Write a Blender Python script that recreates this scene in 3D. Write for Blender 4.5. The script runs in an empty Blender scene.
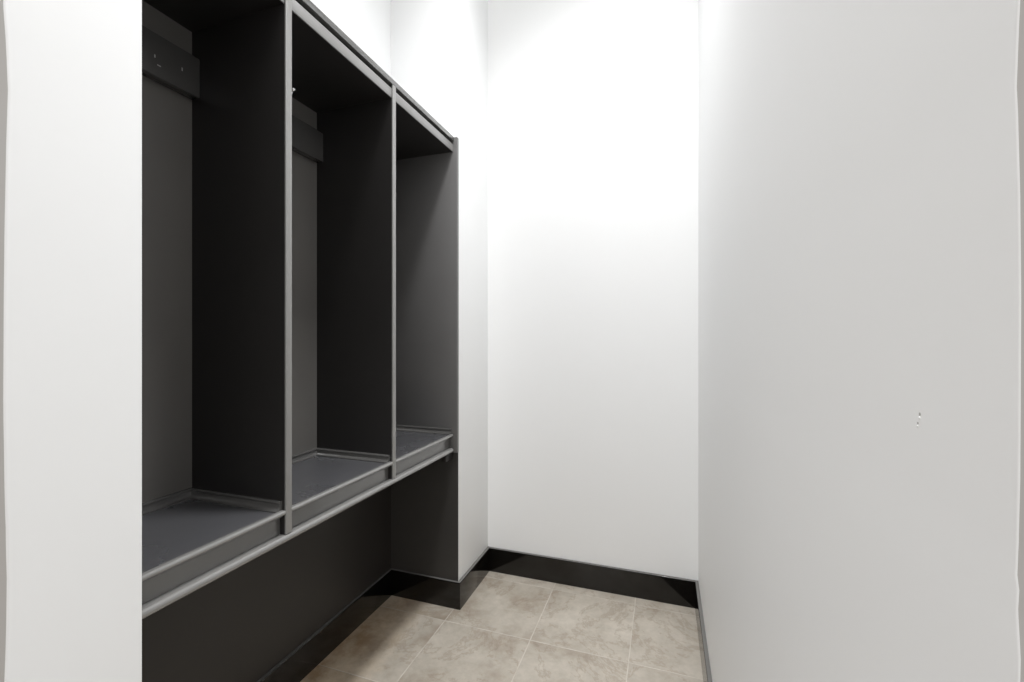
import bpy, bmesh, math, random
from mathutils import Vector

S = 1.05                      # metres per layout unit (unit = camera height)
sc = bpy.context.scene
COL = sc.collection
random.seed(4)

# ------------------------------------------------------------------ materials
def new_mat(name):
    m = bpy.data.materials.new(name); m.use_nodes = True
    nt = m.node_tree
    return m, nt, nt.nodes['Principled BSDF']

def nd(nt, typ, **kw):
    n = nt.nodes.new(typ)
    for k, v in kw.items():
        setattr(n, k, v)
    return n

def mth(nt, op, a, b=None):
    n = nt.nodes.new('ShaderNodeMath'); n.operation = op
    for i, v in enumerate((a, b)):
        if v is None: continue
        if isinstance(v, (int, float)): n.inputs[i].default_value = v
        else: nt.links.new(v, n.inputs[i])
    return n.outputs[0]

def paint(name, col, rough, ior=1.5, bump=0.0, bscale=300, var=0.0, vscale=6, rvar=0.0):
    m, nt, b = new_mat(name)
    b.inputs['Base Color'].default_value = (*col, 1)
    b.inputs['Roughness'].default_value = rough
    b.inputs['IOR'].default_value = ior
    tc = nd(nt, 'ShaderNodeTexCoord')
    if var or rvar:
        n = nd(nt, 'ShaderNodeTexNoise'); n.inputs['Scale'].default_value = vscale
        n.inputs['Detail'].default_value = 4
        nt.links.new(tc.outputs['Object'], n.inputs['Vector'])
        if var:
            mx = nd(nt, 'ShaderNodeMix', data_type='RGBA')
            mx.inputs[6].default_value = (*[c * (1 - var) for c in col], 1)
            mx.inputs[7].default_value = (*[min(1, c * (1 + var)) for c in col], 1)
            nt.links.new(n.outputs['Fac'], mx.inputs[0])
            nt.links.new(mx.outputs[2], b.inputs['Base Color'])
        if rvar:
            mr = nd(nt, 'ShaderNodeMapRange')
            mr.inputs[1].default_value = .3; mr.inputs[2].default_value = .7
            mr.inputs[3].default_value = rough - rvar; mr.inputs[4].default_value = rough + rvar
            nt.links.new(n.outputs['Fac'], mr.inputs[0])
            nt.links.new(mr.outputs[0], b.inputs['Roughness'])
    if bump:
        n = nd(nt, 'ShaderNodeTexNoise'); n.inputs['Scale'].default_value = bscale
        n.inputs['Detail'].default_value = 3
        nt.links.new(tc.outputs['Object'], n.inputs['Vector'])
        bp = nd(nt, 'ShaderNodeBump'); bp.inputs['Strength'].default_value = bump
        bp.inputs['Distance'].default_value = .001
        nt.links.new(n.outputs['Fac'], bp.inputs['Height'])
        nt.links.new(bp.outputs[0], b.inputs['Normal'])
    return m

M_WALL = paint('wall_paint', (.90, .905, .905), .55, bump=.02, bscale=160, var=.008, vscale=3)
M_WALL_DIM = paint('wall_paint_dimmed', (.46, .445, .43), .6)
M_CEIL = paint('ceiling_paint', (.92, .92, .92), .8)
M_BASE = paint('baseboard_gloss_paint', (.008, .007, .006), .11, 1.5, bump=.05, bscale=60)
M_BASE_HILITE = paint('baseboard_top_highlight', (.13, .127, .12), .4)
M_PANEL = paint('dark_panel_paint', (.022, .0205, .020), .42, 1.42, bump=.05, bscale=350, var=.12, vscale=5)
M_END = paint('end_panel_paint', (.14, .137, .135), .42, 1.45, bump=.05, bscale=350, var=.1, vscale=5)
M_BACK = paint('locker_back_paint', (.135, .129, .121), .45, 1.45, bump=.06, bscale=350, var=.1, vscale=5)
M_END_SHADED = paint('end_panel_paint_shaded', (.048, .045, .042), .42, 1.45, bump=.05, bscale=350, var=.1, vscale=4)  # darker copy of the end panel paint: under-bench shade put into the colour
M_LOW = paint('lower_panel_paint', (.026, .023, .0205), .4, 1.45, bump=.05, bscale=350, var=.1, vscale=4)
M_APRON = paint('apron_lacquer', (.095, .093, .09), .18, 2.2, bump=.02, bscale=120)
M_BEAD = paint('bead_lacquer', (.20, .197, .19), .17, 2.3)
M_FRAME = paint('frame_lacquer', (.25, .247, .24), .3, 1.8, bump=.02, bscale=120)
M_SEAT = paint('seat_paint', (.072, .072, .077), .30, 1.9, var=.06, vscale=5, rvar=.06)
M_BOARD = paint('hook_rail_gloss', (.075, .073, .071), .2, 1.8, bump=.15, bscale=25)
M_HOLE = paint('dark_hole', (.42, .41, .40), .9)
M_CHIP = paint('bare_chip', (.32, .31, .30), .7)
M_CHIP2 = paint('filler', (.70, .70, .69), .9)
m, nt, b = new_mat('chrome')
b.inputs['Base Color'].default_value = (.85, .85, .86, 1); b.inputs['Metallic'].default_value = 1
b.inputs['Roughness'].default_value = .12
M_CHROME = m

# tile floor -----------------------------------------------------------------
def tile_material():
    m, nt, b = new_mat('stone_look_tile')
    L = nt.links
    tc = nd(nt, 'ShaderNodeTexCoord')
    sep = nd(nt, 'ShaderNodeSeparateXYZ'); L.new(tc.outputs['Object'], sep.inputs[0])
    T = .3152 * S
    def cell(out, off):
        u = mth(nt, 'DIVIDE', mth(nt, 'SUBTRACT', out, off), T)
        fl = mth(nt, 'FLOOR', u)
        fr = mth(nt, 'SUBTRACT', u, fl)
        d = mth(nt, 'MINIMUM', fr, mth(nt, 'SUBTRACT', 1.0, fr))
        return fl, d
    fx, dx = cell(sep.outputs[0], -.4200 * S)
    fy, dy = cell(sep.outputs[1], 1.4140 * S)
    d = mth(nt, 'MINIMUM', dx, dy)
    g = nd(nt, 'ShaderNodeMapRange'); g.interpolation_type = 'SMOOTHSTEP'
    g.inputs[1].default_value = .0035; g.inputs[2].default_value = .0068
    L.new(d, g.inputs[0])                      # 0 = grout, 1 = tile
    cmb = nd(nt, 'ShaderNodeCombineXYZ'); L.new(fx, cmb.inputs[0]); L.new(fy, cmb.inputs[1])
    wn = nd(nt, 'ShaderNodeTexWhiteNoise', noise_dimensions='3D'); L.new(cmb.outputs[0], wn.inputs[0])
    off = nd(nt, 'ShaderNodeVectorMath', operation='MULTIPLY_ADD')
    L.new(wn.outputs['Color'], off.inputs[0]); off.inputs[1].default_value = (7, 7, 7)
    L.new(tc.outputs['Object'], off.inputs[2])
    # cloudy body
    n1 = nd(nt, 'ShaderNodeTexNoise'); n1.inputs['Scale'].default_value = 5.5; n1.inputs['Detail'].default_value = 9
    n1.inputs['Roughness'].default_value = .63; n1.inputs['Distortion'].default_value = .15
    L.new(off.outputs[0], n1.inputs['Vector'])
    r1 = nd(nt, 'ShaderNodeValToRGB')
    e = r1.color_ramp.elements
    e[0].position = .28; e[0].color = (.26, .215, .165, 1)
    e[1].position = .72; e[1].color = (.47, .43, .37, 1)
    x = e.new(.47); x.color = (.375, .338, .285, 1)
    L.new(n1.outputs['Fac'], r1.inputs[0])
    # brown rusty veins
    n2 = nd(nt, 'ShaderNodeTexNoise'); n2.inputs['Scale'].default_value = 3.2; n2.inputs['Detail'].default_value = 8
    n2.inputs['Roughness'].default_value = .7; n2.inputs['Distortion'].default_value = .4
    L.new(off.outputs[0], n2.inputs['Vector'])
    a = mth(nt, 'ABSOLUTE', mth(nt, 'SUBTRACT', n2.outputs['Fac'], .5))
    v = nd(nt, 'ShaderNodeMapRange'); v.inputs[1].default_value = .0; v.inputs[2].default_value = .022
    v.inputs[3].default_value = .38; v.inputs[4].default_value = 0
    L.new(a, v.inputs[0])
    mx = nd(nt, 'ShaderNodeMix', data_type='RGBA'); L.new(v.outputs[0], mx.inputs[0])
    L.new(r1.outputs[0], mx.inputs[6]); mx.inputs[7].default_value = (.20, .145, .098, 1)
    # rust-brown tile by the bench
    st = mth(nt, 'MULTIPLY', mth(nt, 'COMPARE', fx, -2.0), mth(nt, 'LESS_THAN', fy, .5))
    nt.nodes[-1].inputs[1].default_value = .5
    n3 = nd(nt, 'ShaderNodeTexNoise'); n3.inputs['Scale'].default_value = 8; n3.inputs['Detail'].default_value = 9; n3.inputs['Roughness'].default_value = .65
    L.new(tc.outputs['Object'], n3.inputs['Vector'])
    rr = nd(nt, 'ShaderNodeMapRange'); rr.inputs[1].default_value = .36; rr.inputs[2].default_value = .62
    L.new(n3.outputs['Fac'], rr.inputs[0])
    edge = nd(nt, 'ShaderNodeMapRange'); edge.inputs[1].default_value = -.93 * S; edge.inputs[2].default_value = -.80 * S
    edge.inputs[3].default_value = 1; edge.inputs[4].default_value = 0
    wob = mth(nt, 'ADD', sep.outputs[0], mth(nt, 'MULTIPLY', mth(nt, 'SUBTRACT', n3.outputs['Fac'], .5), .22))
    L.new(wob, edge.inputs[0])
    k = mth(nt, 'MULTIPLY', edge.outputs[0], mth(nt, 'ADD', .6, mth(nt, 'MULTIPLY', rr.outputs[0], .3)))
    rb = nd(nt, 'ShaderNodeValToRGB')
    rb.color_ramp.elements[0].position = .38; rb.color_ramp.elements[0].color = (.60, .48, .34, 1)
    rb.color_ramp.elements[1].position = .60; rb.color_ramp.elements[1].color = (.30, .195, .105, 1)
    L.new(n3.outputs['Fac'], rb.inputs[0])
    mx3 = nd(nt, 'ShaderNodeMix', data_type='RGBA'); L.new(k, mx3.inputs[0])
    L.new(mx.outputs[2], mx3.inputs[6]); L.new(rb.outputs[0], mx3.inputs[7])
    # fine pale and dark flecks
    n4 = nd(nt, 'ShaderNodeTexNoise'); n4.inputs['Scale'].default_value = 38; n4.inputs['Detail'].default_value = 6
    n4.inputs['Roughness'].default_value = .7
    L.new(off.outputs[0], n4.inputs['Vector'])
    fk = nd(nt, 'ShaderNodeMapRange'); fk.inputs[1].default_value = .3; fk.inputs[2].default_value = .7
    fk.inputs[3].default_value = .97; fk.inputs[4].default_value = 1.17
    L.new(n4.outputs['Fac'], fk.inputs[0])
    vm = nd(nt, 'ShaderNodeVectorMath', operation='SCALE')
    L.new(mx3.outputs[2], vm.inputs[0]); L.new(fk.outputs[0], vm.inputs['Scale'])
    # grout
    mg = nd(nt, 'ShaderNodeMix', data_type='RGBA'); gn = nd(nt, 'ShaderNodeTexNoise'); gn.inputs['Scale'].default_value = 14; gn.inputs['Detail'].default_value = 3
    L.new(tc.outputs['Object'], gn.inputs['Vector'])
    gv = nd(nt, 'ShaderNodeMapRange'); gv.inputs[1].default_value = .35; gv.inputs[2].default_value = .62
    gv.inputs[3].default_value = .4; gv.inputs[4].default_value = 1
    L.new(gn.outputs['Fac'], gv.inputs[0])
    gk = mth(nt, 'SUBTRACT', 1.0, mth(nt, 'MULTIPLY', mth(nt, 'SUBTRACT', 1.0, g.outputs[0]), gv.outputs[0]))
    L.new(gk, mg.inputs[0])
    mg.inputs[6].default_value = (.56, .52, .46, 1); L.new(vm.outputs[0], mg.inputs[7])
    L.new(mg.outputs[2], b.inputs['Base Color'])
    ro = nd(nt, 'ShaderNodeMapRange'); ro.inputs[3].default_value = .8; ro.inputs[4].default_value = .36
    L.new(g.outputs[0], ro.inputs[0]); L.new(ro.outputs[0], b.inputs['Roughness'])
    h = mth(nt, 'ADD', g.outputs[0], mth(nt, 'MULTIPLY', n1.outputs['Fac'], .25))
    bp = nd(nt, 'ShaderNodeBump'); bp.inputs['Strength'].default_value = .5; bp.inputs['Distance'].default_value = .0015
    L.new(h, bp.inputs['Height']); L.new(bp.outputs[0], b.inputs['Normal'])
    return m
M_TILE = tile_material()

# ------------------------------------------------------------------ mesh helpers
def v3(p): return Vector(p) * S

def add_box(bm, x0, x1, y0, y1, z0, z1, bevel=0, seg=2, mi=0):
    r = bmesh.ops.create_cube(bm, size=1)
    c = v3(((x0 + x1) / 2, (y0 + y1) / 2, (z0 + z1) / 2)); d = v3((x1 - x0, y1 - y0, z1 - z0))
    for v in r['verts']:
        v.co = Vector((v.co.x * d.x, v.co.y * d.y, v.co.z * d.z)) + c
    fs = {f for v in r['verts'] for f in v.link_faces}
    for f in fs: f.material_index = mi
    if bevel:
        es = list({e for v in r['verts'] for e in v.link_edges})
        bmesh.ops.bevel(bm, geom=es, offset=bevel * S, segments=seg, profile=.5, affect='EDGES')

def add_sweep(bm, sections, closed=True, caps=True, mi=0):
    """rings of points (layout units), joined in order"""
    rings = [[bm.verts.new(v3(p)) for p in s] for s in sections]
    n = len(rings[0])
    for a, b_ in zip(rings, rings[1:]):
        for i in range(n if closed else n - 1):
            j = (i + 1) % n
            f = bm.faces.new((a[i], a[j], b_[j], b_[i])); f.material_index = mi
    if caps:
        bm.faces.new(rings[0][::-1]).material_index = mi
        bm.faces.new(rings[-1]).material_index = mi

def add_tube(bm, pts, radii, n=12):
    secs = []
    P = [Vector(p) for p in pts]
    for i, p in enumerate(P):
        t = (P[min(i + 1, len(P) - 1)] - P[max(i - 1, 0)]).normalized()
        up = Vector((0, 1, 0))
        a = t.cross(up).normalized(); c = a.cross(t).normalized()
        secs.append([p + (a * math.cos(k * 2 * math.pi / n) + c * math.sin(k * 2 * math.pi / n)) * radii[i] for k in range(n)])
    add_sweep(bm, secs)

def obj(name, bm, mats, parent=None, smooth=None):
    bmesh.ops.recalc_face_normals(bm, faces=bm.faces)
    me = bpy.data.meshes.new(name); bm.to_mesh(me); bm.free()
    for mm in (mats if isinstance(mats, (list, tuple)) else [mats]): me.materials.append(mm)
    o = bpy.data.objects.new(name, me); COL.objects.link(o)
    if parent: o.parent = parent
    if smooth:
        for p in me.polygons: p.use_smooth = True
        me.set_sharp_from_angle(angle=math.radians(smooth))
    return o

def box(name, dims, mat, parent=None, bevel=0, seg=2):
    bm = bmesh.new(); add_box(bm, *dims, bevel=bevel, seg=seg)
    return obj(name, bm, mat, parent, 40 if bevel else None)

def struct(o, label=None):
    o['kind'] = 'structure'
    if label: o['label'] = label
    return o

# ------------------------------------------------------------------ key planes (layout units)
XW = -.7218      # left corridor wall face
XR = .119        # right wall face
YB = 1.788       # back wall face
YE = 1.498       # recess end wall face
XA = -1.014      # recess back wall face
YN = .4405        # near pier, recess side
ZC = 3.33        # ceiling
XF = -.7332      # front plane of the lockers
BH = .099        # baseboard height
BT = .012        # baseboard thickness

# ------------------------------------------------------------------ room shell
bm = bmesh.new(); add_box(bm, -2.4, 1.8, -1.6, 2.0, -.06, 0)
struct(obj('floor', bm, M_TILE), 'square beige-grey stone-look floor tiles with thin pale grout')
struct(box('ceiling', (-1.25, .35, .1, 2.0, ZC, ZC + .06), M_CEIL))
struct(box('wall_back', (XW, XR, YB, YB + .12, 0, ZC), M_WALL), 'white wall at the far end of the narrow passage')
struct(box('wall_left', (-1.16, XW, YE, YB + .12, 0, ZC), M_WALL, bevel=.002), 'short white wall between the lockers and the back corner')
struct(box('wall_recess', (-1.16, XA, YN - .02, YE, 0, ZC), M_WALL), 'white wall behind and above the lockers')

# walls whose near corner is a hand-finished, slightly wavy plaster edge
def wavy_wall(name, x_face, y_far, x_far, prof, rad, label, holes=()):
    zs = [0.0] + [z for z, y in prof if 0.05 < z < ZC - .05] + [ZC]
    P = sorted(prof)
    def yy(z):
        if z <= P[0][0]: return P[0][1]
        for (a, ya), (c, yc) in zip(P, P[1:]):
            if a <= z <= c:
                t = (z - a) / (c - a); t = t * t * (3 - 2 * t)
                return ya + (yc - ya) * t
        return P[-1][1]
    fine = sorted(set(zs) | {round(.03 * i, 3) for i in range(1, int(ZC / .03))})
    sgn = -1 if x_far < x_face else 1
    secs = []
    for z in fine:
        y = yy(z)
        arc = []
        for k in range(5):
            t = k / 4 * math.pi / 2
            arc.append((x_face + sgn * rad * (1 - math.cos(t)), y + rad * (1 - math.sin(t)), z))
        secs.append([(x_face, y_far, z)] + arc + [(x_far, y, z), (x_far, y_far, z)])
    bm = bmesh.new(); add_sweep(bm, secs)
    bm.faces.ensure_lookup_table(); bm.normal_update()
    bmesh.ops.recalc_face_normals(bm, faces=bm.faces)
    for f in bm.faces:
        if f.normal.y < -.93: f.material_index = 1        # hall side coloured darker to stand for the dimmer hall
    o = struct(obj(name, bm, [M_WALL, M_WALL_DIM], None, 50), label)
    return o
PL = [(0.536, 0.2958), (0.603, 0.2962), (0.628, 0.297), (0.674, 0.2978), (0.72, 0.2982), (0.766, 0.2974), (0.836, 0.2962), (0.928, 0.2953), (1.02, 0.2956), (1.113, 0.2962), (1.171, 0.297), (1.229, 0.2978), (1.264, 0.2986), (1.287, 0.2991), (1.322, 0.2982), (1.389, 0.2953), (1.457, 0.2945)]
PR = [(0.858, 0.2072), (0.878, 0.2072), (0.886, 0.207), (0.893, 0.2075), (0.903, 0.2082), (0.91, 0.2077), (0.915, 0.2086), (0.928, 0.2079), (0.95, 0.2072), (0.978, 0.207), (1.013, 0.2068), (1.049, 0.2072), (1.078, 0.2082), (1.09, 0.2089), (1.109, 0.2079), (1.12, 0.2072), (1.14, 0.2068)]
wavy_wall('wall_near_left', XW, YN, -2.2, [(z, y + .0015) for z, y in PL], .0022, 'white wall end beside the lockers, nearest on the left')
wr = wavy_wall('wall_right', XR, YB + .12, 1.6, [(z, y + .0009) for z, y in PR], .0010, 'long white wall on the right with two small screw holes')

# two little screw holes with a crumb of filler, in the right wall; faint scuff near its top
def blob(bm, c, ry, rz, dx, mi, n=10):
    ring = [bm.verts.new(v3((c[0] - .0002, c[1] + ry * math.cos(2 * math.pi * k / n) * random.uniform(.8, 1.15),
                             c[2] + rz * math.sin(2 * math.pi * k / n) * random.uniform(.8, 1.15)))) for k in range(n)]
    base = [bm.verts.new(v3((XR + .001, p.co.y / S, p.co.z / S))) for p in ring]
    top = bm.verts.new(v3((c[0] - dx, c[1], c[2])))
    for k in range(n):
        j = (k + 1) % n
        bm.faces.new((ring[k], ring[j], top)).material_index = mi
        bm.faces.new((base[k], base[j], ring[j], ring[k])).material_index = mi
for (y, z, s) in ((.2724, .9625, 1), (.2742, .9577, .8)):
    bm = bmesh.new()
    blob(bm, (XR, y, z), .0008 * s, .0008 * s, .0003, 0)
    blob(bm, (XR, y + .0001, z - .0019 * s), .0007 * s, .0009 * s, .0007, 1)
    obj('screw_hole', bm, [M_HOLE, M_WALL], wr, 60)['label'] = 'small dark screw hole with crumbled filler'

# ------------------------------------------------------------------ baseboards (mitred lengths of one moulding)
def baseboard(name, p, q, nrm, m0, m1, label):
    """p,q: ends on the wall face; nrm: outward normal; m0/m1: mitre (+1 inner corner shortens, -1 outer lengthens, 0 square)"""
    p = Vector((*p, 0)); q = Vector((*q, 0)); n = Vector((*nrm, 0)); d = (q - p).normalized()
    prof = [(0, 0), (BT, 0), (BT, BH - .0045), (BT - .0004, BH - .0020), (BT - .0014, BH - .0006), (BT - .0030, BH), (0, BH)]
    secs = []
    for base, m, s in ((p, m0, 1), (q, m1, -1)):
        secs.append([base + n * o + d * (s * m * o) + Vector((0, 0, z)) for o, z in prof])
    bm = bmesh.new(); add_sweep(bm, secs)
    for f in bm.faces:                                   # lamp highlight on the top edge, painted in lighter grey
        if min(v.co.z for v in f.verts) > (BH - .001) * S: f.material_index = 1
    return struct(obj(name, bm, [M_BASE, M_BASE_HILITE], None, 50), label)
baseboard('baseboard_back', (XW, YB), (XR, YB), (0, -1), 1, 1, 'dark glossy baseboard along the white back wall')
baseboard('baseboard_right', (XR, .24), (XR, YB), (-1, 0), 0, 1, 'dark baseboard along the foot of the right wall')
baseboard('baseboard_left', (XW, YE), (XW, YB), (1, 0), -1, 1, 'short dark baseboard on the white wall past the lockers')
baseboard('baseboard_recess_end', (XA, YE), (XW, YE), (0, -1), 1, -1, 'dark baseboard under the locker end panel')
baseboard('baseboard_recess_back', (XA, YN), (XA, YE), (1, 0), 1, 1, 'dark baseboard along the foot of the wall under the bench')

# ------------------------------------------------------------------ the locker unit
root = bpy.data.objects.new('locker_unit', None); COL.objects.link(root)
root.location = (0, 0, 0)
root['label'] = 'dark charcoal built-in mudroom lockers, three open bays above a bench'
root['category'] = 'lockers'

Y0 = .4407; Y3 = 1.4820
D1 = (.7130, .7280); D2 = (1.0922, 1.1070)
LP = .4440                                   # inner face of near side panel
bays = [(LP, D1[0]), (D1[1], D2[0]), (D2[1], Y3)]
ZR0, ZR1 = .5815, .5965                      # bench board
ZS = .6445                                   # seat surface
ZH0, ZH1 = 1.6850, 1.7120                    # header
ZK0, ZK1 = 1.7225, 1.7378                    # top cap
XB = -1.0020                                 # face of locker backs

# end panel, full height down to the baseboard
box('end_panel', (XA + .001, XW + .0008, Y3, YE - .0003, .577, ZK1), M_END, root, bevel=.0004)
box('lower_end_panel', (XA + .001, XW - .0008, Y3 + .0135, YE - .0003, BH - .002, .577), M_END_SHADED, root)
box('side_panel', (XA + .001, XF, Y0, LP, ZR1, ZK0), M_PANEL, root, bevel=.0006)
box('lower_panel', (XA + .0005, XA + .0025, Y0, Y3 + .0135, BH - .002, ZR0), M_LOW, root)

# rounded nosing profile helper: bar along y with a half-round front
def nosed_bar(bm, y0, y1, zc, r, xfront, xback, n=10):
    def sec(y):
        pts = [(xback, y, zc + r), ]
        for k in range(n + 1):
            t = math.pi / 2 - k * math.pi / n
            pts.append((xfront - r + r * math.cos(t), y, zc + r * math.sin(t)))
        pts.append((xback, y, zc - r))
        return pts
    add_sweep(bm, [sec(y0), sec(y1)])

zc = (ZR0 + ZR1) / 2; rr = (ZR1 - ZR0) / 2
bm = bmesh.new(); nosed_bar(bm, Y0, 1.470, zc, rr, XF + .0045, -.80)
bb = obj('bench_board', bm, M_BEAD, root, 50)
box('bench_underside', (XB, -.7995, Y0, Y3, ZR0, ZR1), M_PANEL, root)
box('cleat', (-.762, -.744, Y3 - .042, Y3 + .013, .552, ZR0), M_PANEL, root, bevel=.001)

for i, (a, c) in enumerate(bays):
    # back
    box('back_panel', (XA + .001, XB, a, c, ZR1, ZH0), M_BACK, root)
    # top board with its header face
    box('top_panel', (XB - .010, XF - .0059, a, c, ZH0, ZH1), M_PANEL, root)
    box('header', (XF - .0060, XF - .0030, a, c, ZH0, ZH1), M_FRAME, root, bevel=.0008)
    # seat board, nosing and cove moulding
    seat = box('seat', (XB, XF - .009, a, c, ZS - .0125, ZS), M_SEAT, root)
    bm = bmesh.new(); nosed_bar(bm, a, c - (.006 if i == 2 else 0), .6418, .0050, XF + .0010, XF - .009)
    o = obj('seat_nosing', bm, M_BEAD, seat, 50); o['label'] = 'rounded grey front edge of the seat'
    box('apron', (XF - .024, XF - .0135, a + .0015, c - (.0015 if i < 2 else 0), ZR1, ZS - .0125), M_APRON, root)
    # cove: runs along near side, back and far side of the tray
    prof = [(0, 0), (.0150, 0), (.0150, .0028), (.0095, .0050), (.0062, .0090), (.0052, .0135), (.0062, .0158), (.0072, .0178),
            (.0062, .0200), (.0036, .0208), (0, .0208)]
    xe = XF - .0095
    bm = bmesh.new()
    secs = []
    secs.append([(xe, a + o_, ZS + z) for o_, z in prof])
    secs.append([(XB + o_, a + o_, ZS + z) for o_, z in prof])
    secs.append([(XB + o_, c - o_, ZS + z) for o_, z in prof])
    secs.append([(xe, c - o_, ZS + z) for o_, z in prof])
    add_sweep(bm, secs)
    o = obj('cove_moulding', bm, M_APRON, seat, 35)
    # hook rail with a chrome coat hook
    bm = bmesh.new()
    add_box(bm, XB, -.9770, a + .0004, c - .0004, 1.5320, 1.6190, bevel=.0012)
    if i == 0:        # knocks in the paint and the chipped end
        for (y, z, ry, rz) in ((.628, 1.556, .0035, .0012), (.674, 1.575, .0012, .0035), (.620, 1.571, .0012, .003)):
            add_box(bm, -.9775, -.97685, y - ry, y + ry, z - rz, z + rz, mi=1)
    hr = obj('hook_rail', bm, [M_BOARD, M_CHIP], root, 40)
    cy = (a + c) / 2 + (-.04, .016, 0)[i]
    bm = bmesh.new()
    add_box(bm, -.9772, -.9745, cy - .0075, cy + .0075, 1.560, 1.606, bevel=.0012)
    add_tube(bm, [(-.982, cy, 1.594), (-.966, cy, 1.598), (-.950, cy, 1.612), (-.939, cy, 1.634), (-.931, cy, 1.653)],
             [.0042, .0038, .0034, .0034, .0036])
    r = bmesh.ops.create_uvsphere(bm, u_segments=12, v_segments=8, radius=.0085 * S)
    for v in r['verts']: v.co += v3((-.929, cy, 1.657))
    add_tube(bm, [(-.982, cy, 1.572), (-.972, cy, 1.561), (-.960, cy, 1.558), (-.950, cy, 1.564), (-.946, cy, 1.575)],
             [.0042, .0038, .0034, .0034, .0036])
    r = bmesh.ops.create_uvsphere(bm, u_segments=12, v_segments=8, radius=.0058 * S)
    for v in r['verts']: v.co += v3((-.9455, cy, 1.578))
    o = obj('coat_hook', bm, M_CHROME, root, 60); o['label'] = 'chrome double coat hook'

for (a, c) in (D1, D2):
    d = box('divider', (XB - .008, XF - .0035, a, c, ZR1, ZK0), M_PANEL, root)
    bm = bmesh.new(); add_box(bm, XF - .0036, XF + .0012, a - .0003, c + .0003, ZR1 + .0005, ZK0, bevel=.0014, seg=3)
    o = obj('edge_band', bm, M_FRAME, d, 40); o['label'] = 'pale grey front edge of the divider'

bm = bmesh.new(); add_box(bm, XA + .001, XF + .0010, Y0, Y3, ZK0, ZK1, bevel=.0012)
obj('top_cap', bm, M_APRON, root, 40)
box('cap_spacer', (XB - .005, XF - .024, Y0, Y3, ZH1, ZK0), M_PANEL, root)

# ------------------------------------------------------------------ light
def area(name, loc, size, power, rot=(0, 0, 0), col=(1, 1, 1), shape='DISK', sy=None):
    l = bpy.data.lights.new(name, 'AREA'); l.shape = shape; l.size = size; l.energy = power; l.color = col
    if sy: l.size_y = sy
    o = bpy.data.objects.new(name, l); COL.objects.link(o)
    o.location = v3(loc); o.rotation_euler = rot
    return o
lamp = area('ceiling_lamp', (-.15, .94, 3.30), .28, 50, col=(.985, .99, 1))
lamp.data.spread = math.radians(88)
area('hall_fill_light', (-.30, -.9, 2.8), .9, 34, rot=(math.radians(25), 0, 0), col=(1, .99, .98))  # fill light added behind the camera, no fixture known there

w = bpy.data.worlds.new('World'); sc.world = w; w.use_nodes = True
w.node_tree.nodes['Background'].inputs[0].default_value = (1, .99, .98, 1)
w.node_tree.nodes['Background'].inputs[1].default_value = 2.2

# ------------------------------------------------------------------ camera
cam = bpy.data.cameras.new('Camera'); co = bpy.data.objects.new('Camera', cam); COL.objects.link(co)
cam.sensor_width = 36; cam.lens = 445.55 / 1024 * 36
cam.shift_y = -3.2 / 1024
cam.clip_start = .01
co.location = (0, 0, S)
co.rotation_euler = (math.pi / 2, 0, .3296)
sc.camera = co

sc.view_settings.view_transform = 'Standard'
sc.view_settings.look = 'None'
sc.view_settings.gamma = 1
sc.view_settings.use_curve_mapping = False
sc.view_settings.exposure = -1.48
